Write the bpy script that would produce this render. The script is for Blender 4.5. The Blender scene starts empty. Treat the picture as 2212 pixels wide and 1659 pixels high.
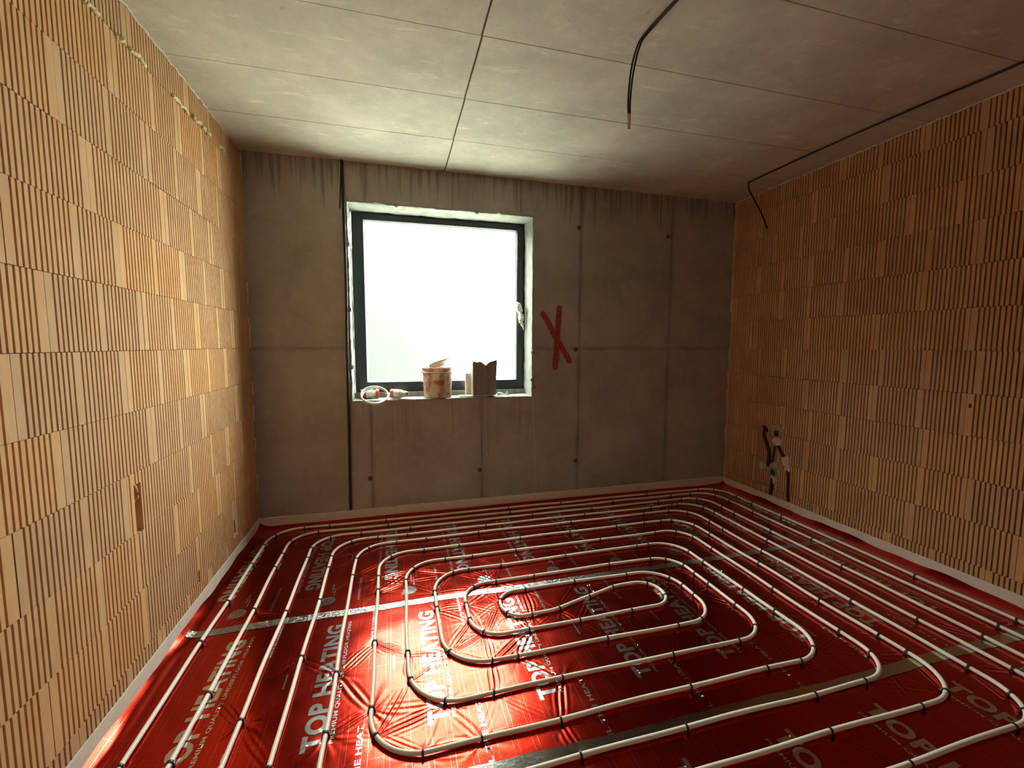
import bpy, bmesh, math, random
import numpy as np
from mathutils import Vector, Matrix, noise as mnoise

random.seed(7)
rng = np.random.default_rng(7)
S = bpy.context.scene
C = S.collection

# ------------------------------------------------------------------ camera
W, H = 4.2877, 2.815            # room width and ceiling height (foil = 0)
YB = -5.2                       # wall behind the camera
cam = bpy.data.objects.new('camera', bpy.data.cameras.new('camera'))
C.objects.link(cam)
yaw, pitch, roll = 0.265078, -0.090754, 0.002848
fwd = Vector((math.sin(yaw)*math.cos(pitch), math.cos(yaw)*math.cos(pitch), math.sin(pitch)))
right = Vector((math.cos(yaw), -math.sin(yaw), 0))
up = right.cross(fwd)
r2 = math.cos(roll)*right + math.sin(roll)*up
u2 = -math.sin(roll)*right + math.cos(roll)*up
M = Matrix((r2, u2, -fwd)).transposed().to_4x4()
M.translation = (1.03885, -3.64203, 1.42929)
cam.matrix_world = M
cam.data.sensor_fit = 'HORIZONTAL'
cam.data.sensor_width = 36
cam.data.lens = 934.673/2212*36
cam.data.clip_start = 0.02
S.camera = cam

# ------------------------------------------------------------------ light
world = bpy.data.worlds.new('overcast_sky'); S.world = world
world.use_nodes = True
bg = world.node_tree.nodes['Background']
bg.inputs[0].default_value = (0.95, 1.0, 0.93, 1)
bg.inputs[1].default_value = 11.0
pl = bpy.data.lights.new('window_portal', 'AREA')       # guides sky sampling through the window opening
pl.shape = 'RECTANGLE'; pl.size = 1.60; pl.size_y = 1.65
pl.cycles.is_portal = True
po = bpy.data.objects.new('window_portal', pl); C.objects.link(po)
po.location = (1.46, 0.40, 1.77); po.rotation_euler = (-math.pi/2, 0, 0)
S.view_settings.view_transform = 'Standard'
S.view_settings.look = 'None'
S.view_settings.gamma = 1
S.view_settings.use_curve_mapping = False
S.view_settings.exposure = 1.52
S.cycles.use_denoising = True
S.cycles.max_bounces = 9
S.cycles.diffuse_bounces = 5
S.cycles.glossy_bounces = 4
S.cycles.transparent_max_bounces = 6
S.cycles.use_adaptive_sampling = True
S.cycles.adaptive_threshold = .045
S.cycles.sample_clamp_indirect = 12
S.cycles.caustics_reflective = True

# ------------------------------------------------------------------ materials
class N:
    """small node helper"""
    def __init__(s, name):
        s.m = bpy.data.materials.new(name); s.m.use_nodes = True
        s.t = s.m.node_tree; s.b = s.t.nodes['Principled BSDF']; s.out = s.t.nodes['Material Output']
    def n(s, typ, **kw):
        x = s.t.nodes.new(typ)
        for k, v in kw.items():
            if k in x.inputs: 
                if hasattr(v, 'links') or hasattr(v, 'is_linked'): s.t.links.new(v, x.inputs[k])
                else: x.inputs[k].default_value = v
            else: setattr(x, k, v)
        return x
    def l(s, a, b): s.t.links.new(a, b)
    def coord(s, kind='Object'): return s.n('ShaderNodeTexCoord').outputs[kind]
    def mapping(s, v, scale=(1, 1, 1), loc=(0, 0, 0)):
        x = s.n('ShaderNodeMapping'); s.l(v, x.inputs[0]); x.inputs['Scale'].default_value = scale; x.inputs['Location'].default_value = loc
        return x.outputs[0]
    def noise(s, v, scale, detail=4, rough=.55, dist=0):
        x = s.n('ShaderNodeTexNoise'); s.l(v, x.inputs['Vector'])
        x.inputs['Scale'].default_value = scale; x.inputs['Detail'].default_value = detail
        x.inputs['Roughness'].default_value = rough; x.inputs['Distortion'].default_value = dist
        return x.outputs['Fac']
    def ramp(s, f, stops):
        x = s.n('ShaderNodeValToRGB'); s.l(f, x.inputs[0]); e = x.color_ramp.elements
        while len(e) < len(stops): e.new(.5)
        for i, (p, c) in enumerate(stops):
            e[i].position = p; e[i].color = c if len(c) == 4 else (*c, 1)
        return x.outputs[0]
    def math(s, op, a, b=0.0, c=None):
        x = s.n('ShaderNodeMath', operation=op)
        for i, v in enumerate((a, b) if c is None else (a, b, c)):
            if isinstance(v, (int, float)): x.inputs[i].default_value = v
            else: s.l(v, x.inputs[i])
        return x.outputs[0]
    def mix(s, f, a, b, mode='MIX'):
        x = s.n('ShaderNodeMix', data_type='RGBA', blend_type=mode)
        for i, v in ((0, f), (6, a), (7, b)):
            if isinstance(v, (int, float)): x.inputs[i].default_value = v
            elif isinstance(v, tuple): x.inputs[i].default_value = v if len(v) == 4 else (*v, 1)
            else: s.l(v, x.inputs[i])
        return x.outputs[2]
    def bump(s, h, strength=.3, dist=.002):
        x = s.n('ShaderNodeBump'); s.l(h, x.inputs['Height'])
        x.inputs['Strength'].default_value = strength; x.inputs['Distance'].default_value = dist
        s.l(x.outputs[0], s.b.inputs['Normal'])
    def set(s, **kw):
        for k, v in kw.items():
            k = k.replace('_', ' ')
            if isinstance(v, (int, float)): s.b.inputs[k].default_value = v
            elif isinstance(v, tuple): s.b.inputs[k].default_value = v if len(v) == 4 else (*v, 1)
            else: s.l(v, s.b.inputs[k])
        return s

MAT = {}
def simple(name, col, rough=.6, metal=0, spec=.5, var=.12, scale=30, bump=0, **kw):
    n = N(name); v = n.coord()
    f = n.noise(v, scale)
    lo = tuple(c*(1-var) for c in col); hi = tuple(min(1, c*(1+var)) for c in col)
    n.set(Base_Color=n.ramp(f, [(.3, lo), (.7, hi)]), Roughness=rough, Metallic=metal, Specular_IOR_Level=spec, **kw)
    if bump: n.bump(n.noise(v, scale*4), bump, .002)
    MAT[name] = n.m
    return n.m

def brick_material(name, base, grey=0.0):
    n = N(name); v = n.coord(); g = n.n('ShaderNodeNewGeometry').outputs['Position']
    oi = n.n('ShaderNodeObjectInfo').outputs['Random']
    f1 = n.noise(g, 5, 3); f2 = n.noise(n.mapping(g, (60, 60, 8)), 1, 2)
    dk = tuple(c*.80 for c in base)
    pale = (base[0]*1.08, base[1]*1.16, base[2]*1.3)
    col = n.mix(n.ramp(f1, [(.35, (0, 0, 0)), (.7, (1, 1, 1))]), base, pale)
    col = n.mix(n.math('MULTIPLY', n.ramp(f2, [(.45, (0, 0, 0)), (.8, (1, 1, 1))]), .45), col, dk)
    hs = n.n('ShaderNodeHueSaturation')
    n.l(col, hs.inputs['Color'])
    n.l(n.math('ADD', n.math('MULTIPLY', oi, .16), .92), hs.inputs['Value'])
    n.l(n.math('ADD', n.math('MULTIPLY', oi, .12), .94), hs.inputs['Saturation'])
    col = hs.outputs[0]
    if grey:
        f3 = n.noise(g, 4, 3)
        col = n.mix(n.math('MULTIPLY', n.ramp(f3, [(.3, (.4, .4, .4)), (.6, (1, 1, 1))]), grey), col, (.30, .27, .23))
    n.set(Base_Color=col, Roughness=.9, Specular_IOR_Level=.2)
    n.bump(n.noise(g, 170, 2), .35, .0012)
    MAT[name] = n.m
brick_material('fired_clay', (.60, .345, .165))
brick_material('fired_clay_grey', (.54, .33, .17), .75)

def concrete(name, base, drips=False):
    n = N(name); g = n.n('ShaderNodeNewGeometry').outputs['Position']
    f1 = n.noise(g, 2.2, 4, .6); f2 = n.noise(g, 14, 4, .65); f3 = n.noise(g, 90, 2)
    col = n.ramp(f1, [(.3, tuple(c*.78 for c in base)), (.55, base), (.75, tuple(c*1.18 for c in base))])
    col = n.mix(n.math('MULTIPLY', n.ramp(f2, [(.5, (0, 0, 0)), (.72, (1, 1, 1))]), .22), col, tuple(c*1.5 for c in base))
    col = n.mix(n.math('MULTIPLY', n.ramp(f3, [(.28, (1, 1, 1)), (.36, (0, 0, 0))]), .35), col, tuple(c*.45 for c in base))
    if drips:
        sx = n.n('ShaderNodeSeparateXYZ'); n.l(g, sx.inputs[0]); x, z = sx.outputs[0], sx.outputs[2]
        # wet runs that start under the ceiling, every run with its own length
        runx = n.noise(n.mapping(g, (34, 0, .5)), 1, 3, .6)
        runl = n.noise(n.mapping(g, (9, 0, 0), (3.7, 0, 0)), 1, 4, .7)
        depth = n.math('SUBTRACT', H, z)
        length = n.math('MULTIPLY', n.math('SUBTRACT', runl, .36), 1.5)
        inside = n.math('GREATER_THAN', n.math('SUBTRACT', length, depth), 0.0)
        soft = n.n('ShaderNodeMapRange'); n.l(n.math('SUBTRACT', length, depth), soft.inputs[0])
        soft.inputs[1].default_value = -.02; soft.inputs[2].default_value = .14
        mask = n.math('MULTIPLY', soft.outputs[0], n.ramp(runx, [(.47, (0, 0, 0)), (.56, (1, 1, 1))]))
        col = n.mix(n.math('MULTIPLY', mask, .62), col, tuple(c*.38 for c in base))
        # stains running down from the window sill
        run2 = n.noise(n.mapping(g, (26, 0, .3), (8.3, 0, 0)), 1, 3, .6)
        len2 = n.math('MULTIPLY', n.math('SUBTRACT', n.noise(n.mapping(g, (7, 0, 0), (1.1, 0, 0)), 1, 3), .35), 2.2)
        d2 = n.math('SUBTRACT', .96, z)
        m2 = n.math('MULTIPLY', n.math('GREATER_THAN', d2, 0), n.math('GREATER_THAN', n.math('SUBTRACT', len2, d2), 0))
        m2 = n.math('MULTIPLY', m2, n.math('MULTIPLY', n.math('LESS_THAN', n.math('ABSOLUTE', n.math('SUBTRACT', x, 1.46)), .75), n.ramp(run2, [(.53, (0, 0, 0)), (.62, (1, 1, 1))])))
        col = n.mix(n.math('MULTIPLY', m2, .4), col, (base[0]*.62, base[1]*.5, base[2]*.42))
        # cement slurry stains that seeped along the formwork joints
        wob = n.math('MULTIPLY', n.math('SUBTRACT', n.noise(g, 6, 3), .5), .02)
        tot = None
        for c, zl in ((2.658, 9), (3.585, 9), (.846, .97), (1.757, .97)):
            d = n.math('ABSOLUTE', n.math('ADD', n.math('SUBTRACT', x, c), wob))
            mr = n.n('ShaderNodeMapRange'); n.l(d, mr.inputs[0]); mr.inputs[1].default_value = .032; mr.inputs[2].default_value = .006
            k = n.math('MULTIPLY', mr.outputs[0], n.math('LESS_THAN', z, zl))
            tot = k if tot is None else n.math('MAXIMUM', tot, k)
        d = n.math('ABSOLUTE', n.math('ADD', n.math('SUBTRACT', z, 1.397), wob))
        mr = n.n('ShaderNodeMapRange'); n.l(d, mr.inputs[0]); mr.inputs[1].default_value = .026; mr.inputs[2].default_value = .005
        tot = n.math('MAXIMUM', tot, mr.outputs[0])
        patch = n.ramp(n.noise(g, 3, 3), [(.3, (.25, .25, .25)), (.6, (1, 1, 1))])
        col = n.mix(n.math('MULTIPLY', n.math('MULTIPLY', tot, patch), .55), col, tuple(c*.42 for c in base))
    else:
        # pale scratches and lime blooms on the slab
        f4 = n.noise(n.mapping(g, (1.4, 6.5, 1)), 2.4, 6, .75, .6)
        col = n.mix(n.math('MULTIPLY', n.ramp(f4, [(.58, (0, 0, 0)), (.68, (1, 1, 1))]), .48), col, tuple(min(1, c*1.55) for c in base))
        f5 = n.noise(n.mapping(g, (1.6, 5, 1), (5, 3, 0)), 2.1, 6, .8, .4)
        col = n.mix(n.math('MULTIPLY', n.ramp(f5, [(.64, (0, 0, 0)), (.71, (1, 1, 1))]), .5), col, tuple(c*.5 for c in base))
    n.set(Base_Color=col, Roughness=.85, Specular_IOR_Level=.3)
    n.bump(f3, .22, .0015)
    MAT[name] = n.m
concrete('wall_concrete', (.40, .365, .32), True)
concrete('slab_concrete', (.60, .565, .465))
simple('joint_dark', (.10, .085, .07), .95)
simple('chase_plaster', (.54, .50, .41), .9, var=.15, scale=25, bump=.3)
simple('slab_joint', (.22, .20, .16), .95)
simple('reveal_plaster', (.27, .28, .235), .9, var=.2, scale=12, bump=.4)

def foil(name, col, lines, rough):
    n = N(name); g = n.n('ShaderNodeNewGeometry').outputs['Position']
    sx = n.n('ShaderNodeSeparateXYZ'); n.l(g, sx.inputs[0]); x, y = sx.outputs[0], sx.outputs[1]
    c = n.mix(n.noise(g, 3, 3), tuple(k*.9 for k in col), tuple(k*1.08 for k in col))
    if lines:
        def line(v, pitch, off, wd):
            return n.math('LESS_THAN', n.math('ABSOLUTE', n.math('SUBTRACT', n.math('FRACT', n.math('DIVIDE', n.math('ADD', v, off), pitch)), .5)), wd/pitch/2)
        a = n.math('MAXIMUM', line(x, .0745, .012, .0014), line(x, .0745, .032, .0009))
        dash = n.math('GREATER_THAN', n.math('FRACT', n.math('DIVIDE', x, .012)), .4)
        b = n.math('MULTIPLY', line(y, .149, .03, .0012), dash)
        fade = n.ramp(n.noise(g, 5, 2), [(.4, (.3, .3, .3)), (.6, (1, 1, 1))])
        k = n.math('MULTIPLY', n.math('MAXIMUM', a, b), n.math('MULTIPLY', fade, .42))
        c = n.mix(k, c, (.70, .45, .38))
    n.set(Base_Color=c, Metallic=1.0, Coat_Weight=.12, Coat_Roughness=.08)
    n.l(n.math('ADD', n.math('MULTIPLY', n.noise(g, 9, 3), .14), rough), n.b.inputs['Roughness'])
    n.bump(n.noise(g, 55, 2, .5), .12, .0016)
    MAT[name] = n.m
foil('red_foil', (.50, .021, .0085), True, .135)
foil('silver_print', (.66, .68, .70), False, .13)
def tape_mat(name, col, rough, bump):
    n = N(name); g = n.n('ShaderNodeNewGeometry').outputs['Position']
    n.set(Base_Color=col, Metallic=1.0, Roughness=rough)
    n.bump(n.noise(n.mapping(g, (60, 90, 60)), 1, 3, .6, 1.2), bump, .004)
    MAT[name] = n.m
tape_mat('aluminium_tape', (.40, .40, .38), .20, .8)
tape_mat('smooth_tape', (.50, .49, .45), .12, .06)
simple('pipe_plastic', (.86, .81, .69), .42, spec=.5, var=.04, scale=6, Subsurface_Weight=0.0)
simple('black_plastic', (.018, .016, .016), .45)
simple('black_cable', (.012, .012, .014), .5)
simple('edge_foam', (.74, .66, .58), .8, var=.06, scale=14, bump=.15)
simple('pu_foam', (.72, .62, .36), .85, var=.25, scale=60, bump=.5)
simple('pale_sealant', (.70, .64, .52), .85, var=.2, scale=60, bump=.4)
simple('frame_anthracite', (.030, .042, .050), .38, spec=.5, var=.08, scale=8)
simple('bead_grey', (.62, .66, .64), .4)
simple('white_wrap', (.80, .80, .76), .35, var=.05, scale=40, bump=.3)
simple('white_cable', (.74, .72, .68), .45)
simple('plug_red', (.50, .055, .045), .5)
simple('plug_white', (.72, .69, .58), .5)
simple('plaster_white', (.62, .52, .42), .9, var=.2, scale=40, bump=.6)
simple('plaster_grey', (.40, .33, .25), .9, var=.3, scale=40, bump=.6)
simple('box_dark', (.035, .025, .022), .7)
simple('copper', (.60, .28, .14), .35, metal=1)
simple('wire_beige', (.52, .44, .34), .6)
simple('spray_red', (.33, .040, .028), .8, var=.35, scale=45)
simple('broken_block', (.26, .215, .20), .95, var=.25, scale=60, bump=.9)
simple('pale_offcut', (.62, .52, .40), .9, var=.15, scale=30, bump=.4)
simple('lid_plastic', (.62, .61, .56), .6)
simple('scrap_white', (.70, .66, .58), .7, var=.1, scale=30)
simple('grey_sill_board', (.22, .23, .20), .9, var=.25, scale=18, bump=.3)
def soil():
    n = N('outside_soil'); g = n.n('ShaderNodeNewGeometry').outputs['Position']
    sx = n.n('ShaderNodeSeparateXYZ'); n.l(g, sx.inputs[0])
    k = n.math('ADD', sx.outputs[2], n.math('MULTIPLY', n.math('SUBTRACT', n.noise(g, 2.2, 4), .5), .10))
    n.set(Base_Color=n.ramp(n.math('DIVIDE', k, 2.0), [(.325, (.60, .60, .55)), (.37, (.044, .046, .043))]), Roughness=.95, Specular_IOR_Level=0.0)
    MAT['outside_soil'] = n.m
soil()
simple('floor_screed', (.30, .29, .27), .95)
def bucket_mat():
    n = N('bucket_plastic'); v = n.coord()
    f = n.noise(n.mapping(v, (16, 16, 11)), 1.0, 5, .65, .6)
    col = n.ramp(f, [(.36, (.70, .58, .50)), (.52, (.56, .36, .25)), (.66, (.30, .15, .09))])
    n.set(Base_Color=col, Roughness=.45)
    tl = n.n('ShaderNodeBsdfTranslucent'); n.l(col, tl.inputs[0]); mx = n.n('ShaderNodeMixShader'); mx.inputs[0].default_value = .35
    n.l(n.b.outputs[0], mx.inputs[1]); n.l(tl.outputs[0], mx.inputs[2]); n.l(mx.outputs[0], n.out.inputs[0])
    MAT['bucket_plastic'] = n.m
bucket_mat()
def pane_mat():
    n = N('filmed_glass'); g = n.n('ShaderNodeNewGeometry').outputs['Position']
    tr = n.n('ShaderNodeBsdfTransparent'); tr.inputs[0].default_value = (.93, .96, .94, 1)
    tl = n.n('ShaderNodeBsdfTranslucent'); tl.inputs[0].default_value = (.90, .92, .88, 1)
    gl = n.n('ShaderNodeBsdfGlossy'); gl.inputs['Roughness'].default_value = .05
    a = n.n('ShaderNodeMixShader'); b = n.n('ShaderNodeMixShader')
    n.l(n.math('ADD', n.math('MULTIPLY', n.noise(g, 7, 4, .7), .006), .001), a.inputs[0])
    n.l(tr.outputs[0], a.inputs[1]); n.l(tl.outputs[0], a.inputs[2])
    b.inputs[0].default_value = .03
    n.l(a.outputs[0], b.inputs[1]); n.l(gl.outputs[0], b.inputs[2])
    n.l(b.outputs[0], n.out.inputs[0])
    MAT['filmed_glass'] = n.m
pane_mat()

# ------------------------------------------------------------------ mesh helpers
def link(name, me, mat=None, parent=None, loc=(0, 0, 0), rot=(0, 0, 0), smooth=False):
    o = bpy.data.objects.new(name, me); C.objects.link(o)
    o.location = loc; o.rotation_euler = rot
    if mat is not None and not me.materials: me.materials.append(MAT[mat])
    if parent is not None: o.parent = parent
    if smooth: me.polygons.foreach_set('use_smooth', [True]*len(me.polygons))
    return o
def from_bm(name, bm, mat, parent=None, loc=(0, 0, 0), rot=(0, 0, 0), smooth=False):
    bmesh.ops.recalc_face_normals(bm, faces=bm.faces[:])
    me = bpy.data.meshes.new(name); bm.to_mesh(me); bm.free()
    return link(name, me, mat, parent, loc, rot, smooth)
def empty(name, loc=(0, 0, 0), rot=(0, 0, 0)):
    o = bpy.data.objects.new(name, None); C.objects.link(o); o.location = loc; o.rotation_euler = rot
    o.empty_display_size = .05
    return o
def tag(o, label=None, cat=None, group=None, kind=None):
    if label: o['label'] = label
    if cat: o['category'] = cat
    if group: o['group'] = group
    if kind: o['kind'] = kind
    return o
def box(bm, x0, x1, y0, y1, z0, z1, bev=0):
    vs = [bm.verts.new((x, y, z)) for x in (x0, x1) for y in (y0, y1) for z in (z0, z1)]
    f = [(0, 1, 3, 2), (4, 6, 7, 5), (0, 4, 5, 1), (2, 3, 7, 6), (0, 2, 6, 4), (1, 5, 7, 3)]
    fs = [bm.faces.new([vs[i] for i in q]) for q in f]
    if bev:
        es = list({e for q in fs for e in q.edges})
        bmesh.ops.bevel(bm, geom=es, offset=bev, segments=2, affect='EDGES', profile=.6)
def tube(bm, pts, r, seg=8, cap=True):
    """sweep a circle along points; r a number or a list"""
    pts = [Vector(q) for q in pts]; n = len(pts)
    T = [(pts[min(i+1, n-1)]-pts[max(i-1, 0)]).normalized() for i in range(n)]
    ref = Vector((0, 0, 1)) if abs(T[0].z) < .9 else Vector((1, 0, 0))
    rings = []
    U = (ref - T[0]*ref.dot(T[0])).normalized()
    for i in range(n):
        U = (U - T[i]*U.dot(T[i])).normalized(); V = T[i].cross(U)
        rr = r[i] if isinstance(r, (list, tuple)) else r
        rings.append([bm.verts.new(pts[i] + (U*math.cos(a)+V*math.sin(a))*rr) for a in (2*math.pi*k/seg for k in range(seg))])
    for a, b in zip(rings, rings[1:]):
        for k in range(seg): bm.faces.new((a[k], a[(k+1) % seg], b[(k+1) % seg], b[k]))
    if cap:
        bm.faces.new(rings[0][::-1]); bm.faces.new(rings[-1])
def lathe(bm, prof, seg=32, cap0=True, cap1=True):
    rings = [[bm.verts.new((r*math.cos(2*math.pi*k/seg), r*math.sin(2*math.pi*k/seg), z)) for k in range(seg)] for r, z in prof]
    for a, b in zip(rings, rings[1:]):
        for k in range(seg): bm.faces.new((a[k], a[(k+1) % seg], b[(k+1) % seg], b[k]))
    if cap0: bm.faces.new(rings[0][::-1])
    if cap1: bm.faces.new(rings[-1])
def smooth_path(ctrl, n=8):
    """Catmull-Rom through control points"""
    c = [Vector(q) for q in ctrl]; c = [c[0]*2-c[1]] + c + [c[-1]*2-c[-2]]; out = []
    for i in range(1, len(c)-2):
        for k in range(n):
            t = k/n; a, b, d, e = c[i-1], c[i], c[i+1], c[i+2]
            out.append(.5*((2*b)+(d-a)*t+(2*a-5*b+4*d-e)*t*t+(3*b-a-3*d+e)*t**3))
    out.append(c[-2]); return out
def blob_mesh(name, r, sub=2, amp=.35, freq=30, seed=0):
    bm = bmesh.new(); bmesh.ops.create_icosphere(bm, subdivisions=sub, radius=1)
    for v in bm.verts:
        k = 1+amp*mnoise.noise(v.co*2.1+Vector((seed*3.1, seed, -seed)))
        v.co = Vector((v.co.x*r[0], v.co.y*r[1], v.co.z*r[2]))*k
    me = bpy.data.meshes.new(name); bm.to_mesh(me); bm.free()
    me.polygons.foreach_set('use_smooth', [True]*len(me.polygons))
    return me

# ------------------------------------------------------------------ structure: floor, ceiling, walls
bm = bmesh.new(); box(bm, -.3, W+.3, YB-.2, .40, -.25, -.03)
tag(from_bm('floor', bm, 'floor_screed'), 'bare sub-floor under the red foil', kind='structure')

bm = bmesh.new(); box(bm, -.3, W+.3, YB-.2, .40, H+.02, H+.26)
ceiling = tag(from_bm('ceiling', bm, 'slab_joint'), 'raw grey concrete slab ceiling with formwork joints', kind='structure')
ys = [0.0, -.562, -1.072, -1.594]
while ys[-1] > YB: ys.append(max(YB, ys[-1]-.522))
for a, b in zip(ys, ys[1:]):
    for x0, x1 in ((0, 1.456+.006*a), (1.461+.006*a, W)):
        bm = bmesh.new(); g = .0018
        e = -.0 if a == 0 else g
        box(bm, x0 + (0 if x0 == 0 else g), x1 - (0 if x1 == W else g), b+g, a-e, H+random.uniform(0, .0012), H+.019, .0015)
        from_bm('slab_panel', bm, 'slab_concrete', ceiling)

# back wall: concrete cast in formwork panels round the window opening
WX0, WX1, WZ0, WZ1 = .703, 2.219, .972, 2.528
bm = bmesh.new()
for q in ((-.3, WX0-.02, -.1, H+.1), (WX1+.02, W+.3, -.1, H+.1), (WX0-.02, WX1+.02, -.1, WZ0-.02), (WX0-.02, WX1+.02, WZ1+.02, H+.1)):
    box(bm, q[0], q[1], .012, .40, q[2], q[3])
wall_back = tag(from_bm('wall_back', bm, 'wall_concrete'), 'raw concrete back wall with wet streaks under the ceiling', kind='structure')
bm_list = [(0, WX0, 0, 1.397), (0, WX0, 1.397, H), (WX0, .846, 0, WZ0), (.846, 1.757, 0, WZ0), (1.757, WX1, 0, WZ0),
           (WX0, WX1, WZ1, H), (WX1, 2.658, 0, 1.397), (WX1, 2.658, 1.397, H), (2.658, 3.585, 0, 1.397), (2.658, 3.585, 1.397, H),
           (3.585, W, 0, 1.397), (3.585, W, 1.397, H)]
for x0, x1, z0, z1 in bm_list:
    bm = bmesh.new(); g = .0012
    def ed(v, s, sharp): return v + (0 if sharp else s*g)
    d = random.uniform(0, .0012)
    box(bm, ed(x0, 1, x0 in (0, WX0, WX1)), ed(x1, -1, x1 in (WX0, WX1, W)), d, .011, ed(z0, 1, z0 in (0, WZ1)), ed(z1, -1, z1 in (WZ0, H)))
    from_bm('formwork_panel', bm, 'wall_concrete', wall_back)
for x, z in ((2.638, 2.46), (3.541, 2.444), (.827, .336), (1.736, .338), (2.64, .358), (2.622, 1.387)):
    bm = bmesh.new(); lathe(bm, [(.019, 0), (.019, .004), (.013, .005), (.011, .002)], 14)
    from_bm('tie_hole_plug', bm, 'joint_dark', wall_back, (x, .001, z), (math.pi/2, 0, 0))

# plastered reveal of the window, rough at its front edge
def ragged_slab(name, pts_in, pts_out, mat, parent):
    bm = bmesh.new()
    rows = [[bm.verts.new(v) for v in row] for row in (pts_in, pts_out)]
    for k in range(len(pts_in)-1): bm.faces.new((rows[0][k], rows[0][k+1], rows[1][k+1], rows[1][k]))
    return from_bm(name, bm, mat, parent)
def reveal(axis, c, a0, a1, sgn):
    """a rough plaster lining: inner face follows noise"""
    bm = bmesh.new(); nu, nv = 44, 8; grid = []
    for i in range(nu+1):
        row = []
        for j in range(nv+1):
            u = a0+(a1-a0)*i/nu; v = -.004 + .26*j/nv
            d = .007+.006*mnoise.noise(Vector((u*9, v*22, c*5)))+(.006*mnoise.noise(Vector((u*40, v*30, c)))) - (.012*max(0, mnoise.noise(Vector((u*14, c, 2)))) if j == 0 else 0)
            p = (c+sgn*d, v, u) if axis == 'x' else (u, v, c+sgn*d)
            row.append(bm.verts.new(p))
        grid.append(row)
    for i in range(nu):
        for j in range(nv): bm.faces.new((grid[i][j], grid[i+1][j], grid[i+1][j+1], grid[i][j+1]))
    # lip at the front that closes the lining against the wall
    lip = [bm.verts.new((c-sgn*.004, .004, r[0].co.z) if axis == 'x' else (r[0].co.x, .004, c-sgn*.004)) for r in grid]
    for i in range(nu): bm.faces.new((lip[i], lip[i+1], grid[i+1][0], grid[i][0]))
    return from_bm('reveal_lining', bm, 'reveal_plaster', wall_back, smooth=True)
reveal('x', WX0, WZ0, WZ1, 1); reveal('x', WX1, WZ0, WZ1, -1)
reveal('z', WZ1, WX0, WX1, -1); reveal('z', WZ0-.004, WX0, WX1, 1)
for x, z in ((WX1-.004, 1.12), (WX1+.004, 1.05), (WX1-.002, 1.36), (WX0+.004, 1.25), (WX0+.003, 1.7), (1.08, WZ1-.004), (1.72, WZ1-.006), (WX0+.004, 2.2)):
    link('plaster_lump', blob_mesh('plaster_lump', (.018, .012, .022), 2, .5, seed=x*7+z), 'reveal_plaster', wall_back, (x, .002, z))

# spray-painted X: two overlapping strokes of flat paint with frayed edges
def stroke(p0, p1, w, lift, seed):
    bm = bmesh.new(); p0, p1 = Vector(p0), Vector(p1); d = (p1-p0); L = d.length; d.normalize(); q = Vector((-d.y, d.x))
    n = 60; L1, L2 = [], []
    for i in range(n+1):
        t = i/n; e = min(1, math.sqrt(max(0, 1-(abs(t-.5)*2)**18)))
        c = p0+d*L*t + q*.006*mnoise.noise(Vector((t*3, seed, 0)))
        for lst, s in ((L1, 1), (L2, -1)):
            ww = w/2*(.25+.75*e)*(1+.22*mnoise.noise(Vector((t*22, s*3, seed)))+.15*mnoise.noise(Vector((t*60, s*3, seed))))
            v = c+q*s*ww; lst.append(bm.verts.new((v.x, -lift, v.y)))
    for i in range(n): bm.faces.new((L1[i], L1[i+1], L2[i+1], L2[i]))
    return from_bm('paint_stroke', bm, 'spray_red', None)
xm = stroke((2.295, 1.72), (2.575, 1.262), .052, .0006, 1)
xm.name = 'spray_paint_mark'; xm.parent = wall_back; xm['label'] = 'red spray-painted X right of the window'
st2 = stroke((2.459, 1.775), (2.428, 1.205), .052, .0012, 5); st2.parent = xm

# side walls of grooved hollow clay blocks
brick_cache = {}
def brick_mesh(L, h, phase):
    key = (round(L, 3), round(h, 3), phase)
    if key in brick_cache: return brick_cache[key]
    full = .535
    flats = {0: ((.262, .276),), 1: ((.248, .264),), 2: ((.270, .282),), 3: ()}[phase]
    pts = [(0, 0)]
    u = .031 if phase < 3 else .010; pitch = .0228; gw, gd = .0088, .029
    while u < L-.012:
        j = .0010*math.sin(u*613+phase)
        if not any(a-.002 < u+j < b+.004-gw*.2 for a, b in flats) and u+j+gw < L-(.016 if phase < 3 else .006):
            a = u+j
            pts += [(a, 0), (a+.0008, gd), (a+gw-.0008, gd), (a+gw, 0)]
        u += pitch
    pts.append((L, 0))
    n = len(pts)
    V = [(-d, y, z) for z in (0, h) for y, d in pts] + [(-.04, 0, 0), (-.04, L, 0), (-.04, 0, h), (-.04, L, h)]
    F = [(i, i+1, n+i+1, n+i) for i in range(n-1)]
    F += [tuple(range(n-1, -1, -1)) + (2*n, 2*n+1)[:2], tuple(range(n, 2*n)) + (2*n+3, 2*n+2)]
    F += [(0, n, 2*n+2, 2*n), (n-1, 2*n+1, 2*n+3, 2*n-1)]
    me = bpy.data.meshes.new('brick'); me.from_pydata(V, [], F); me.update()
    brick_cache[key] = me
    return me
ZC = [.1525+.2496*k for k in range(-1, 11)] + [H]      # bed joints
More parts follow.
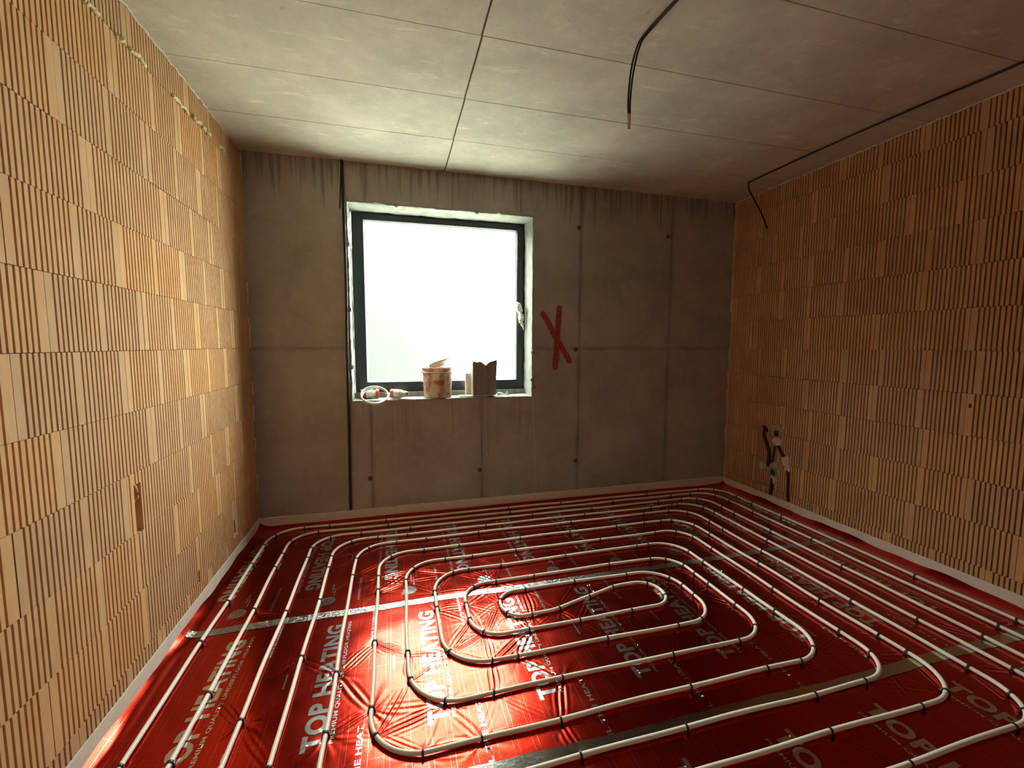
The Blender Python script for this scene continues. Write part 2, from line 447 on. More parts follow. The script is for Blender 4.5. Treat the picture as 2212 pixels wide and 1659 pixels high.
def brick_wall(side, offs, period, x, grey, holes, yend):
    sgn = 1 if side == 'left' else -1
    bm = bmesh.new()
    if side == 'left': box(bm, -.30, -.09, YB-.1, 0, -.1, H); box(bm, -.09, -.002, YB, yend, 0, H)
    else: box(bm, W+.09, W+.30, YB-.1, 0, -.1, H); box(bm, W+.002, W+.09, YB, yend, 0, H)
    w = tag(from_bm('wall_'+side, bm, 'fired_clay'), 'wall of ribbed orange clay blocks, %s of the window' % side, kind='structure')
    for r in range(len(ZC)-1):
        z0, z1 = max(0, ZC[r])+.001, min(H-.002, ZC[r+1])-.001
        o = offs[r]
        y = o - period*math.ceil((o-yend)/period)
        while y < -.01:
            a, b = max(y, yend)+.0015, min(y+period, -.004)-.0015
            if b-a > .03:
                spans = [(a, b, z0, z1)]
                for hy0, hy1, hz0, hz1 in holes:
                    new = []
                    for A, B, Z0, Z1 in spans:
                        if hy0 > A and hy1 < B and hz0 < Z1 and hz1 > Z0:
                            new += [(A, hy0, Z0, Z1), (hy1, B, Z0, Z1)]
                            if hz0 > Z0+.01: new.append((hy0, hy1, Z0, hz0))
                            if hz1 < Z1-.01: new.append((hy0, hy1, hz1, Z1))
                        else: new.append((A, B, Z0, Z1))
                    spans = new
                gr = any(abs((a+b)/2-gy) < period/2 and z0 <= gz <= z1 for gy, gz in grey)
                ph = random.randrange(3); prox = random.uniform(-.0012, .0012)
                first = None
                for A, B, Z0, Z1 in spans:
                    me = brick_mesh(B-A, Z1-Z0, ph if len(spans) == 1 else 3)
                    if gr:
                        me = me.copy()
                    br = bpy.data.objects.new('brick', me); C.objects.link(br)
                    if not me.materials: me.materials.append(MAT['fired_clay_grey' if gr else 'fired_clay'])
                    br.parent = w
                    if side == 'left': br.location = (prox, A, Z0)
                    else: br.location = (W+prox, B, Z0); br.rotation_euler = (0, 0, math.pi)
            y += period
    return w
offL = [-1.45, -1.55, -1.80, -1.62, -1.409, -1.570, -1.416, -1.549, -1.700, -1.29, -1.50, -1.38]
offR = [-.50, -.62, -.90, -.66, -.86, -.64, -.841, -.58, -.84, -.998, -.835, -1.05]
wall_left = brick_wall('left', offL, .535, 0, [(-.62, 1.04)], [(-1.578, -1.528, .645, .852), (-.522, -.497, .187, .275), (-1.066, -1.044, .156, .215)], -3.3)
wall_right = brick_wall('right', offR, .520, W, [(-.80, .98), (-.72, 1.76), (-2.1, 1.56)], [(-1.926, -1.914, 1.067, 1.092)], -3.3)
# broken lip of the block over the hole in the left wall
me = blob_mesh('broken_lip', (.018, .017, .05), 2, .5, seed=3)
link('broken_lip', me, 'fired_clay', wall_left, (-.014, -1.556, .815))
bm = bmesh.new(); box(bm, -.3, W+.3, YB-.2, YB, 0, H)
tag(from_bm('wall_front', bm, 'wall_concrete'), 'concrete wall behind the viewpoint', kind='structure')

# foam and sealant in the joints of the walls
def bead(parent, pts, r, mat, seed, name='foam_bead'):
    bm = bmesh.new(); P = smooth_path(pts, 6); 
    rr = [max(.0015, r*(.8+.9*mnoise.noise(Vector((i*.41, seed, 0))))) for i in range(len(P))]
    P = [p+Vector((mnoise.noise(p*30), mnoise.noise(p*30+Vector((9, 0, 0))), mnoise.noise(p*30+Vector((0, 9, 0)))))*r*.8 for p in P]
    tube(bm, P, rr, 7)
    return from_bm(name, bm, mat, parent, smooth=True)
for i, (y0, y1, z) in enumerate(((-1.80, -1.74, 2.628), (-1.666, -1.575, 2.642), (-1.476, -1.40, 2.650), (-1.37, -1.256, 2.656), (-1.016, -.855, 2.654), (-.80, -.70, 2.664), (-.66, -.55, 2.668), (-.40, -.34, 2.672))):
    bead(wall_left, [(.003, y0+(y1-y0)*k/4, z+random.uniform(-.006, .006)) for k in range(5)], .0115, 'pu_foam', i)
bead(wall_left, [(.002, YB+.1+(-YB-.11)*k/60, H-.004) for k in range(61)], .006, 'pale_sealant', 20, 'sealant_bead')
bead(wall_right, [(W-.002, YB+.1+(-YB-.11)*k/60, H-.004) for k in range(61)], .0045, 'pale_sealant', 21, 'sealant_bead')
for i, (z0, z1) in enumerate(((2.62, 2.79), (1.72, 1.88), (1.40, 1.62), (1.05, 1.15), (.84, .96), (.62, .72), (.30, .44))):
    bead(wall_left, [(.004, -.006, z0+(z1-z0)*k/4) for k in range(5)], .005, 'pale_sealant', 30+i, 'sealant_bead')
for i, (z0, z1) in enumerate(((1.75, 2.80), (1.26, 1.40), (1.05, 1.18), (.78, .98), (.45, .60))):
    bead(wall_right, [(W-.004, -.006, z0+(z1-z0)*k/6) for k in range(7)], .0045, 'pale_sealant', 50+i, 'sealant_bead')
for i, (y, z) in enumerate(((-.70, 2.60), (-.95, .14), (-1.32, .14))):
    link('mortar_smear', blob_mesh('mortar_smear', (.003, .02, .012), 2, .7, seed=i), 'plaster_grey', wall_right, (W-.001, y, z))

# ------------------------------------------------------------------ window
win = tag(empty('window_1', (1.47, .27, WZ0)), 'square fixed window with dark anthracite frame and milky pane', kind='structure')
def wpart(name, bm, mat, parent=win, smooth=False):
    o = from_bm(name, bm, mat, None, smooth=smooth); o.parent = parent
    p = parent
    o.matrix_parent_inverse = Matrix.Translation(-Vector(win.location))
    return o
FX0, FX1, FZ0, FZ1, FY = .715, 2.222, 1.014, 2.534, .25
GX0, GX1, GZ0, GZ1 = .820, 2.131, 1.113, 2.452
def rect_ring(bm, X0, X1, Z0, Z1, x0, x1, z0, z1, y0, y1, slope=0):
    """mitred rectangular frame between an outer and an inner rectangle"""
    o = [(X0, Z0), (X1, Z0), (X1, Z1), (X0, Z1)]; i = [(x0, z0), (x1, z0), (x1, z1), (x0, z1)]
    A = [bm.verts.new((x, y0, z)) for x, z in o]; B = [bm.verts.new((x, y0+slope, z)) for x, z in i]
    D = [bm.verts.new((x, y1, z)) for x, z in o]; E = [bm.verts.new((x, y1, z)) for x, z in i]
    for k in range(4):
        j = (k+1) % 4
        for q in ((A[k], A[j], B[j], B[k]), (B[k], B[j], E[j], E[k]), (E[k], E[j], D[j], D[k]), (D[k], D[j], A[j], A[k])): bm.faces.new(q)
bm = bmesh.new(); rect_ring(bm, FX0, FX1, FZ0, FZ1, FX0+.05, FX1-.045, FZ0+.05, FZ1-.045, FY+.012, FY+.08)
wpart('window_frame', bm, 'frame_anthracite')
bm = bmesh.new(); rect_ring(bm, FX0+.034, FX1-.030, FZ0+.036, FZ1-.030, GX0-.010, GX1+.010, GZ0-.010, GZ1+.010, FY-.004, FY+.07, .004)
sash = wpart('window_sash', bm, 'frame_anthracite')
bm = bmesh.new(); rect_ring(bm, GX0-.014, GX1+.014, GZ0-.014, GZ1+.014, GX0, GX1, GZ0, GZ1, FY+.022, FY+.05, .012)
wpart('glazing_bead', bm, 'bead_grey')
bm = bmesh.new(); box(bm, GX0-.012, GX1+.012, FY+.040, FY+.0402, GZ0-.012, GZ1+.012)
wpart('window_pane', bm, 'filmed_glass')
bm = bmesh.new(); box(bm, WX0, WX1, FY-.035, FY+.12, WZ0-.01, FZ0+.002)
wpart('sill_board', bm, 'grey_sill_board')
# handle in a twist of protective film
h = empty('window_handle', (0, 0, 0)); h.parent = win; h.matrix_parent_inverse = Matrix.Translation(-Vector(win.location))
def hpart(name, bm, mat, smooth=True):
    return from_bm(name, bm, mat, h, smooth=smooth)
bm = bmesh.new(); box(bm, 2.148, 2.180, FY-.016, FY-.003, 1.665, 1.735, .006); hpart('rosette', bm, 'white_wrap')
bm = bmesh.new(); tube(bm, smooth_path([(2.164, FY-.01, 1.70), (2.164, FY-.05, 1.70), (2.166, FY-.06, 1.68), (2.172, FY-.06, 1.60)], 6), .011, 10)
hpart('lever', bm, 'white_wrap')
me = blob_mesh('film_wrap', (.024, .022, .055), 3, .75, seed=2)
link('film_wrap', me, 'white_wrap', h, (2.150, FY-.045, 1.755), (0, -.35, .2))
me = blob_mesh('film_wrap', (.021, .02, .045), 3, .7, seed=6)
link('film_wrap', me, 'white_wrap', h, (2.166, FY-.055, 1.665), (0, .1, 0))
bm = bmesh.new()
for q in (((2.155, FY-.055, 1.65), (2.178, FY-.06, 1.61), (2.190, FY-.055, 1.56)), ((2.150, FY-.05, 1.77), (2.135, FY-.055, 1.80), (2.128, FY-.05, 1.815))):
    tube(bm, smooth_path(q, 5), [.012, .013, .013, .012, .012, .011, .009, .007, .005, .004, .002], 7)
hpart('film_twist', bm, 'white_wrap')

# earth bank outside the window
bm = bmesh.new(); gx, gy = 90, 30; G = []
for i in range(gx+1):
    row = []
    for j in range(gy+1):
        x = -9+20*i/gx; y = .55+15*(j/gy)**1.5
        x0 = 1.99-max(0, 5-y)*.45
        z = min(3.0, max(.62, .74+1.46*(x0-x)))
        z += .05*mnoise.noise(Vector((x*1.1, y*1.1, 0)))+.45*mnoise.noise(Vector((x*1.7, y*1.3, 1)))*min(1, max(0, z-.9))+.13*mnoise.noise(Vector((x*4, y*4, 3)))*min(1, max(0, z-.7))
        row.append(bm.verts.new((x, y, z)))
    G.append(row)
for i in range(gx):
    for j in range(gy): bm.faces.new((G[i][j], G[i+1][j], G[i+1][j+1], G[i][j+1]))
tag(from_bm('ground_outside', bm, 'outside_soil', smooth=True), 'pale earth bank seen dimly through the milky pane', kind='structure')

# ------------------------------------------------------------------ pipe path (metres on the floor)
ctrl = [(4.125, YB+.06, 0), (4.125, -.10, .22), (.12, -.10, .22), (.12, -3.0, .2), (3.80, -3.0, .2), (3.80, -.295, .2), (.45, -.305, .2),
        (.45, -2.69, .2), (3.47, -2.69, .19), (3.47, -.52, .19), (.765, -.525, .2), (.765, -2.378, .2), (3.15, -2.375, .18), (3.16, -.865, .18),
        (1.075, -.870, .2), (1.070, -2.032, .21), (2.82, -2.028, .18), (2.825, -1.215, .17), (1.39, -1.215, .15), (1.39, -1.688, .15),
        (2.505, -1.684, .112), (2.505, -1.447, .112), (2.27, -1.447, .3), (1.85, -1.578, .3), (1.575, -1.578, .108), (1.575, -1.345, .108),
        (2.66, -1.345, .2), (2.66, -1.852, .17), (1.235, -1.856, .2), (1.235, -1.037, .2), (2.975, -1.030, .19), (2.98, -2.21, .2),
        (.92, -2.224, .21), (.92, -.697, .2), (3.305, -.685, .19), (3.31, -2.53, .2), (.605, -2.53, .2), (.605, -.42, .2), (3.64, -.405, .19),
        (3.64, -2.85, .2), (.28, -2.85, .2), (.28, -.205, .2), (3.975, -.190, .2), (3.975, YB+.06, 0)]
path = [Vector((ctrl[0][0], ctrl[0][1]))]
for i in range(1, len(ctrl)-1):
    a, b, c = (Vector(q[:2]) for q in ctrl[i-1:i+2]); r = ctrl[i][2]
    d1, d2 = (b-a).normalized(), (c-b).normalized()
    ang = math.acos(max(-1, min(1, d1.dot(d2)))); t = r*math.tan(ang/2)
    p0 = b-d1*t; s = 1 if d1.x*d2.y-d1.y*d2.x > 0 else -1
    cen = p0 + Vector((-d1.y, d1.x))*r*s; k = max(4, int(ang/.12))
    a0 = math.atan2(p0.y-cen.y, p0.x-cen.x)
    for j in range(k+1): path.append(cen+Vector((math.cos(a0+s*ang*j/k), math.sin(a0+s*ang*j/k)))*r)
path.append(Vector(ctrl[-1][:2]))
dense = [path[0]]
for a, b in zip(path, path[1:]):
    n = max(1, int((b-a).length/.03))
    for k in range(1, n+1): dense.append(a+(b-a)*k/n)
pp = np.array([(q.x, q.y) for q in dense])
tan = np.gradient(pp, axis=0); tan /= np.linalg.norm(tan, axis=1)[:, None]
arc = np.concatenate([[0], np.cumsum(np.linalg.norm(np.diff(pp, axis=0), axis=1))])
wob = .0028*np.sin(arc*4.1)+.002*np.sin(arc*9.7+1)
pp = pp + np.stack([-tan[:, 1], tan[:, 0]], 1)*wob[:, None]

CL = "0.11,-2.00;0.11,-1.39;0.14,-1.05;0.14,-0.61;0.14,-0.36;0.17,-0.20;0.34,-0.11;0.52,-0.11;0.95,-0.13;1.98,-0.11;2.47,-0.09;3.33,-0.09;3.90,-0.09;4.07,-0.13;4.12,-0.39;4.13,-0.55;4.15,-0.85;4.12,-1.82;4.12,-2.29;0.29,-2.05;0.28,-1.75;0.28,-1.17;0.28,-0.70;0.28,-0.54;0.31,-0.35;0.46,-0.25;0.96,-0.21;1.97,-0.18;2.94,-0.19;3.52,-0.19;3.74,-0.18;3.93,-0.30;3.97,-0.45;3.98,-0.71;3.97,-1.25;3.97,-2.27;0.44,-1.91;0.45,-1.23;0.46,-0.62;0.48,-0.49;0.57,-0.35;0.78,-0.33;1.12,-0.32;2.11,-0.30;2.67,-0.30;3.32,-0.29;3.58,-0.29;3.71,-0.33;3.80,-0.55;3.80,-0.70;3.80,-1.07;3.81,-1.61;3.80,-2.31;0.61,-2.14;0.60,-1.61;0.61,-1.16;0.60,-0.80;0.62,-0.64;0.73,-0.47;0.88,-0.44;1.11,-0.43;1.72,-0.41;2.56,-0.41;3.17,-0.41;3.38,-0.39;3.46,-0.41;3.60,-0.54;3.63,-0.67;3.64,-1.21;3.64,-2.15;3.64,-2.50;0.76,-2.06;0.76,-1.75;0.77,-0.94;0.78,-0.73;0.84,-0.58;1.03,-0.52;1.24,-0.53;1.64,-0.53;2.37,-0.52;3.03,-0.51;3.29,-0.52;3.44,-0.58;3.48,-0.80;3.48,-0.95;3.49,-1.33;3.47,-1.92;3.46,-2.43;3.45,-2.58;3.38,-2.65;3.24,-2.68;2.71,-2.69;0.92,-1.13;0.92,-0.99;1.02,-0.79;1.20,-0.71;1.44,-0.70;1.90,-0.70;2.31,-0.69;2.69,-0.69;2.94,-0.68;3.09,-0.66;3.19,-0.70;3.30,-0.84;3.30,-1.00;3.31,-1.46;3.32,-1.89;3.30,-2.17;3.30,-2.29;3.18,-2.47;3.01,-2.52;2.55,-2.53;1.09,-1.07;1.13,-0.95;1.34,-0.88;1.52,-0.88;1.83,-0.86;2.46,-0.87;2.93,-0.86;3.10,-0.89;3.16,-1.01;3.16,-1.19;3.16,-1.70;3.14,-2.12;3.12,-2.26;2.93,-2.35;2.68,-2.37;2.06,-2.37;1.63,-2.38;1.23,-1.39;1.25,-1.24;1.37,-1.07;1.46,-1.04;1.68,-1.04;2.11,-1.04;2.65,-1.02;2.77,-1.03;2.95,-1.19;2.97,-1.34;2.98,-1.67;2.98,-1.89;2.88,-2.12;2.78,-2.18;2.59,-2.20;2.19,-2.21;1.61,-2.22;1.31,-2.23;1.10,-2.21;0.97,-2.09;0.93,-1.97;0.92,-1.60;1.39,-1.53;1.39,-1.39;1.46,-1.26;1.61,-1.22;1.85,-1.21;2.35,-1.21;2.64,-1.22;2.76,-1.25;2.82,-1.35;2.83,-1.44;2.82,-1.56;2.82,-1.80;2.78,-1.96;2.60,-2.03;2.24,-2.02;1.69,-2.03;1.40,-2.03;1.21,-1.99;1.09,-1.88;1.06,-1.70;1.58,-1.41;1.75,-1.34;2.06,-1.35;2.41,-1.34;2.62,-1.46;2.67,-1.56;2.66,-1.66;2.54,-1.80;2.39,-1.84;2.00,-1.85;1.56,-1.86;1.44,-1.85;1.28,-1.73;1.46,-1.63;1.66,-1.69;1.93,-1.68;2.23,-1.68;2.48,-1.60;2.48,-1.47;2.26,-1.46;2.08,-1.51;1.87,-1.55;1.72,-1.58;1.60,-1.53"
clips = []
for q in CL.split(';'):
    c = np.array([float(v) for v in q.split(',')])
    i = int(np.argmin(((pp-c)**2).sum(1)))
    if all(np.hypot(*(pp[i]-pp[k])) > .05 for k in clips): clips.append(i)

# ------------------------------------------------------------------ foil: height field
PR = .0088
gx = np.arange(.009, W-.008, .005)
gy = np.concatenate([np.arange(YB+.02, -3.1, .05), np.arange(-3.1, -.008, .005)])
X, Y = np.meshgrid(gx, gy)
Z = np.zeros_like(X)
for wl0, wl1, cnt, slope in ((.35, .9, 14, .016), (.09, .22, 22, .013)):
    for _ in range(cnt):
        wl = rng.uniform(wl0, wl1); a = rng.uniform(0, math.pi); k = 2*math.pi/wl
        Z += slope/math.sqrt(cnt)*wl/(2*math.pi)*np.sin(k*(X*math.cos(a)+Y*math.sin(a))+rng.uniform(0, 6.28))
def window_idx(cx, cy, R):
    i0, i1 = np.searchsorted(gx, [cx-R, cx+R]); j0, j1 = np.searchsorted(gy, [cy-R, cy+R])
    return slice(j0, j1), slice(i0, i1)
cp = pp[clips]
for (cx, cy) in cp:
    s = window_idx(cx, cy, .20); dx, dy = X[s]-cx, Y[s]-cy
    r = np.hypot(dx, dy); th = np.arctan2(dy, dx)
    n1, n2 = rng.integers(7, 12), rng.integers(12, 19)
    amp = rng.uniform(.5, 2.0)
    ridge = np.cos(n1*th+rng.uniform(0, 6.28))*.6+np.cos(n2*th+rng.uniform(0, 6.28))*.4
    ridge *= .6+.4*np.cos(th-rng.uniform(0, 6.28))
    Z[s] += amp*.0011*ridge*np.exp(-r/.055)*(1-np.exp(-(r/.02)**2)) - .0016*np.exp(-(r/.03)**2)
# tension folds between clips of neighbouring runs
pairs = [(i, j) for i in range(len(cp)) for j in range(i) if .13 < np.hypot(*(cp[i]-cp[j])) < .30]
for i, j in pairs:
    if rng.random() < .22: continue
    a, b = cp[i], cp[j]; d = b-a; L = np.hypot(*d); d = d/L; m = (a+b)/2
    s = window_idx(m[0], m[1], L/2+.05)
    u = ((X[s]-a[0])*d[0]+(Y[s]-a[1])*d[1])/L; v = -(X[s]-a[0])*d[1]+(Y[s]-a[1])*d[0]
    env = np.clip(np.sin(np.clip(u, 0, 1)*math.pi), 0, 1)
    wd = .010+.016*env; ph = rng.uniform(0, 6.28); wl = rng.uniform(.016, .026)*(.75+.4*env)
    Z[s] += rng.uniform(.4, 1.7)*.00085*np.cos(2*math.pi*(v+.004*np.sin(u*5+ph))/wl+ph)*np.exp(-(v/wd/1.2)**2)*np.sqrt(env)
rise = lambda t: np.clip(t, 0, 1)**2
wv = 1+.25*np.sin(Y*9)+.12*np.sin(Y*23+1)
Z += (.027*rise((.085-X)/.078)+.012*np.clip((-.30-Y)/-.3, 0, 1)*rise((.05-X)/.045))*wv + .026*rise((X-(W-.085))/.078)*wv
Z += .016*rise((Y+.06)/.05)
# long roll of slack foil beside the left strip, near the viewer
Z += .006*np.exp(-((X-.060-.012*np.sin(Y*2.2))/.016)**2)*np.clip((-1.38-Y)/.12, 0, 1)
Z = np.maximum(Z, -.02)
def foil_z(x, y):
    x = np.clip(x, gx[0], gx[-1]-1e-6); y = np.clip(y, gy[0], gy[-1]-1e-6)
    i = np.clip(np.searchsorted(gx, x)-1, 0, len(gx)-2); j = np.clip(np.searchsorted(gy, y)-1, 0, len(gy)-2)
    fx = (x-gx[i])/(gx[i+1]-gx[i]); fy = (y-gy[j])/(gy[j+1]-gy[j])
    return (Z[j, i]*(1-fx)+Z[j, i+1]*fx)*(1-fy)+(Z[j+1, i]*(1-fx)+Z[j+1, i+1]*fx)*fy
def np_mesh(name, V, F, smooth=True):
    me = bpy.data.meshes.new(name)
    me.vertices.add(len(V)); me.vertices.foreach_set('co', np.asarray(V, np.float32).ravel())
    F = np.asarray(F, np.int32); k = F.shape[1]
    me.loops.add(F.size); me.loops.foreach_set('vertex_index', F.ravel())
    me.polygons.add(len(F)); me.polygons.foreach_set('loop_start', np.arange(0, F.size, k, dtype=np.int32))
    me.polygons.foreach_set('use_smooth', np.ones(len(F), bool))
    me.update(calc_edges=True); me.validate()
    return me
LANES = ((-1.305, 0, 'red foil sheet along the back wall under the window', 'back'),
         (-2.350, -1.305, 'red foil sheet between the two silver tape lines', 'mid'),
         (YB, -2.350, 'red foil sheet nearest the viewer, in front of the second tape', 'front'))
sheets = {}
for y0, y1, lab, key in LANES:
    j = np.where((gy >= y0-.0051) & (gy <= y1+.0001))[0]
    x_, y_, z_ = X[j], Y[j], Z[j]
    V = np.stack([x_, y_, z_], -1).reshape(-1, 3); ny, nx = x_.shape
    a = (np.arange(ny-1)[:, None]*nx+np.arange(nx-1)[None]).ravel()
    me = np_mesh('foil_sheet', V, np.stack([a, a+1, a+nx+1, a+nx], 1))
    sheets[key] = tag(link('foil_sheet', me, 'red_foil'), lab, 'foil sheet', 'red printed foil sheets on the floor')

# ------------------------------------------------------------------ printed lettering
def text_mesh(body, bold):
    cu = bpy.data.curves.new('lettering', 'FONT'); cu.body = body; cu.size = 1; cu.offset = bold; cu.resolution_u = 3
    cu.space_character = 1.0+bold*1.6
    o = bpy.data.objects.new('lettering', cu); C.objects.link(o)
    bpy.context.view_layer.update()
    me = bpy.data.meshes.new_from_object(o.evaluated_get(bpy.context.evaluated_depsgraph_get()))
    bpy.data.objects.remove(o); bpy.data.curves.remove(cu)
    return me
def print_mesh(body, bold, length, cap, cut=.016):
    """flat letter outlines, cut into a fine grid so they can follow the foil"""
    me = text_mesh(body, bold); bm = bmesh.new(); bm.from_mesh(me); bpy.data.meshes.remove(me)
    xs = [v.co.x for v in bm.verts]; ysv = [v.co.y for v in bm.verts]
    sx = length/(max(xs)-min(xs)); sy = cap/(max(ysv)-min(ysv)); x0, y0 = min(xs), min(ysv)
    for v in bm.verts: v.co = Vector(((v.co.x-x0)*sx, (v.co.y-y0)*sy, 0))
    bmesh.ops.triangulate(bm, faces=bm.faces[:])
    for ax, lim in ((0, length), (1, cap)):
        k = cut
        while k < lim:
            co = [0, 0, 0]; no = [0, 0, 0]; co[ax] = k; no[ax] = 1
            bmesh.ops.bisect_plane(bm, geom=bm.verts[:]+bm.edges[:]+bm.faces[:], plane_co=co, plane_no=no)
            k += cut
    bmesh.ops.triangulate(bm, faces=bm.faces[:])
    bm.verts.index_update()
    V = np.array([v.co[:2] for v in bm.verts]); F = np.array([[v.index for v in f.verts] for f in bm.faces]); bm.free()
    return V, F
def logo_print():
    V, F = [], []
    def poly(pts):
        b = len(V); V.extend(pts); n = len(pts)
        c = len(V); V.append((sum(p[0] for p in pts)/n, sum(p[1] for p in pts)/n))
        F.extend((b+k, b+(k+1) % n, c) for k in range(n))
    def ring(r0, r1, n=36):
        b = len(V)
        for k in range(n):
            a = 2*math.pi*k/n; V.extend([(r0*math.cos(a), r0*math.sin(a)), (r1*math.cos(a), r1*math.sin(a))])
        for k in range(n):
            i, j = b+2*k, b+2*((k+1) % n); F.extend([(i, j, j+1), (i, j+1, i+1)])
    ring(.034, .039)
    # disc left between rows of cut-out lettering
    for r0, r1 in ((.0, .007), (.010, .014), (.017, .024), (.027, .0325)):
        ring(max(r0, .0005), r1)
    for a in (-.45, -.15, .15, .45):   # splash of four tongues beside the badge
        d = Vector((math.cos(a-.75), math.sin(a-.75))); q = Vector((-d.y, d.x))
        p0 = d*.041; p1 = d*(.058+.008*math.cos(a*5))
        poly([tuple(p0-q*.004), tuple(p1), tuple(p0+q*.004)])
    poly([(-.13, .03), (-.13, .022), (-.05, .022), (-.05, .03)][::-1])
    return np.array(V, float), np.array(F)
def bar_print():
    n = 6; V = [(.085*k/n, y) for k in range(n+1) for y in (0, .0075)]
    F = []
    for k in range(n): F += [(2*k, 2*k+2, 2*k+3), (2*k, 2*k+3, 2*k+1)]
    return np.array(V, float), np.array(F)
PM = {'title': print_mesh('TOP HEATING', .042, .715, .082, .008), 'sub': print_mesh('PREMIUM QUALITY UNDERFLOOR HEATING', .030, .712, .0185, .03),
      'feel': print_mesh('FEEL THE HEAT', .026, .345, .020, .03), 'made': print_mesh('MADE IN GERMANY', .015, .245, .014, .03), 'logo': logo_print(), 'bar': bar_print()}
def put_print(kind, x, y, rot, lane):
    """rot +1: reads towards the back wall (letter tops left); -1: reads towards the viewer (letter tops right)"""
    V, F = PM[kind]
    if rot > 0: px, py = x-V[:, 1], y+V[:, 0]
    else: px, py = x+V[:, 1], y-V[:, 0]
    lo = LANES[['back', 'mid', 'front'].index(lane)]
    ok = (px > .045) & (px < W-.085) & (py > lo[0]+.003) & (py < lo[1]-.003)
    F = F[ok[F].all(1)]
    if len(F) == 0: return
    used = np.unique(F); rem = -np.ones(len(V), int); rem[used] = np.arange(len(used))
    P = np.stack([px, py, foil_z(px, py)+.0008], 1)[used]
    F = rem[F]
    # keep normals up
    a, b, c = P[F[:, 0]], P[F[:, 1]], P[F[:, 2]]
    nz = (b[:, 0]-a[:, 0])*(c[:, 1]-a[:, 1])-(b[:, 1]-a[:, 1])*(c[:, 0]-a[:, 0])
    F[nz < 0] = F[nz < 0][:, ::-1]
    me = np_mesh('printed_lettering', P, F)
    link({'logo': 'printed_badge', 'bar': 'printed_bar'}.get(kind, 'printed_lettering'), me, 'silver_print', sheets[lane])
for k in range(-1, 10):
    xt = .682+.4455*k                       # middle sheet
    put_print('title', xt+.086, -2.108, 1, 'mid'); put_print('sub', xt+.118, -2.092, 1, 'mid')
    put_print('feel', xt+.215, -2.385, 1, 'mid'); put_print('bar', xt+.330, -1.778, 1, 'mid')
    put_print('made', xt+.232, -1.56, 1, 'mid')
    xb = .505+.4455*k                       # back sheet, reads the other way
    put_print('title', xb, -.300, -1, 'back'); put_print('sub', xb-.042, -.310, -1, 'back')
    put_print('made', xb+.302, -.948, -1, 'back'); put_print('logo', xb+.147, -1.16, -1, 'back'); put_print('bar', xb+.155, -.985, -1, 'back')
    put_print('bar', xb+.23, -.62, -1, 'back')
    xf = 2.350+.4455*(k-4)                  # front sheet
    put_print('title', xf, -2.468, -1, 'front'); put_print('sub', xf-.042, -2.482, -1, 'front')

# ------------------------------------------------------------------ tape over the sheet joints
def tape(y, x0, x1, wd, lab, mat, crinkle):
    n = int((x1-x0)/.012); m = 8; V = []
    for i in range(n+1):
        x = x0+(x1-x0)*i/n; yc = y+.006*math.sin(x*1.7)+.003*math.sin(x*6)
        for j in range(m+1):
            V.append((x, yc-wd/2+wd*j/m+(.0015*math.sin(x*31) if j in (0, m) else 0)))
    V = np.array(V); cr = crinkle*np.sin(V[:, 0]*410+np.sin(V[:, 1]*300)*2)*np.sin(V[:, 1]*260+V[:, 0]*90)
    P = np.column_stack([V, foil_z(V[:, 0], V[:, 1])+.0016+cr])
    a = (np.arange(n)[:, None]*(m+1)+np.arange(m)[None]).ravel()
    me = np_mesh('tape_strip', P, np.stack([a, a+m+1, a+m+2, a+1], 1))
    return tag(link('tape_strip', me, mat), lab, 'tape', 'silver tape over the foil joints')
tape(-1.297, .03, W-.06, .052, 'crinkled silver tape across the floor under the middle pipe loops', 'aluminium_tape', .00035)
tape(-2.346, .03, W-.06, .054, 'silver tape across the floor nearest the viewer, beside the thick-looking pipe run', 'smooth_tape', .00003)

# ------------------------------------------------------------------ heating pipe
cz = foil_z(pp[:, 0], pp[:, 1]); ker = np.ones(9)/9
zc = np.convolve(np.pad(cz, 4, 'edge'), ker, 'valid') + PR + .003
tan = np.gradient(pp, axis=0); tan /= np.linalg.norm(tan, axis=1)[:, None]
seg = 12; ang = np.arange(seg)*2*math.pi/seg
ring = pp[:, None, :] + np.stack([-tan[:, 1], tan[:, 0]], 1)[:, None, :]*(PR*np.cos(ang))[None, :, None]
P = np.concatenate([ring, (zc[:, None]+PR*np.sin(ang)[None])[..., None]], -1).reshape(-1, 3)
n = len(pp); i = np.arange(n-1)[:, None]*seg; k = np.arange(seg)[None]; k2 = (k+1) % seg
F = np.stack([(i+k).ravel(), (i+k2).ravel(), (i+seg+k2).ravel(), (i+seg+k).ravel()], 1)
tag(link('heating_pipe', np_mesh('heating_pipe', P, F[:, ::-1]), 'pipe_plastic'), 'cream plastic underfloor heating pipe coiled in a rounded rectangular spiral', 'pipe')

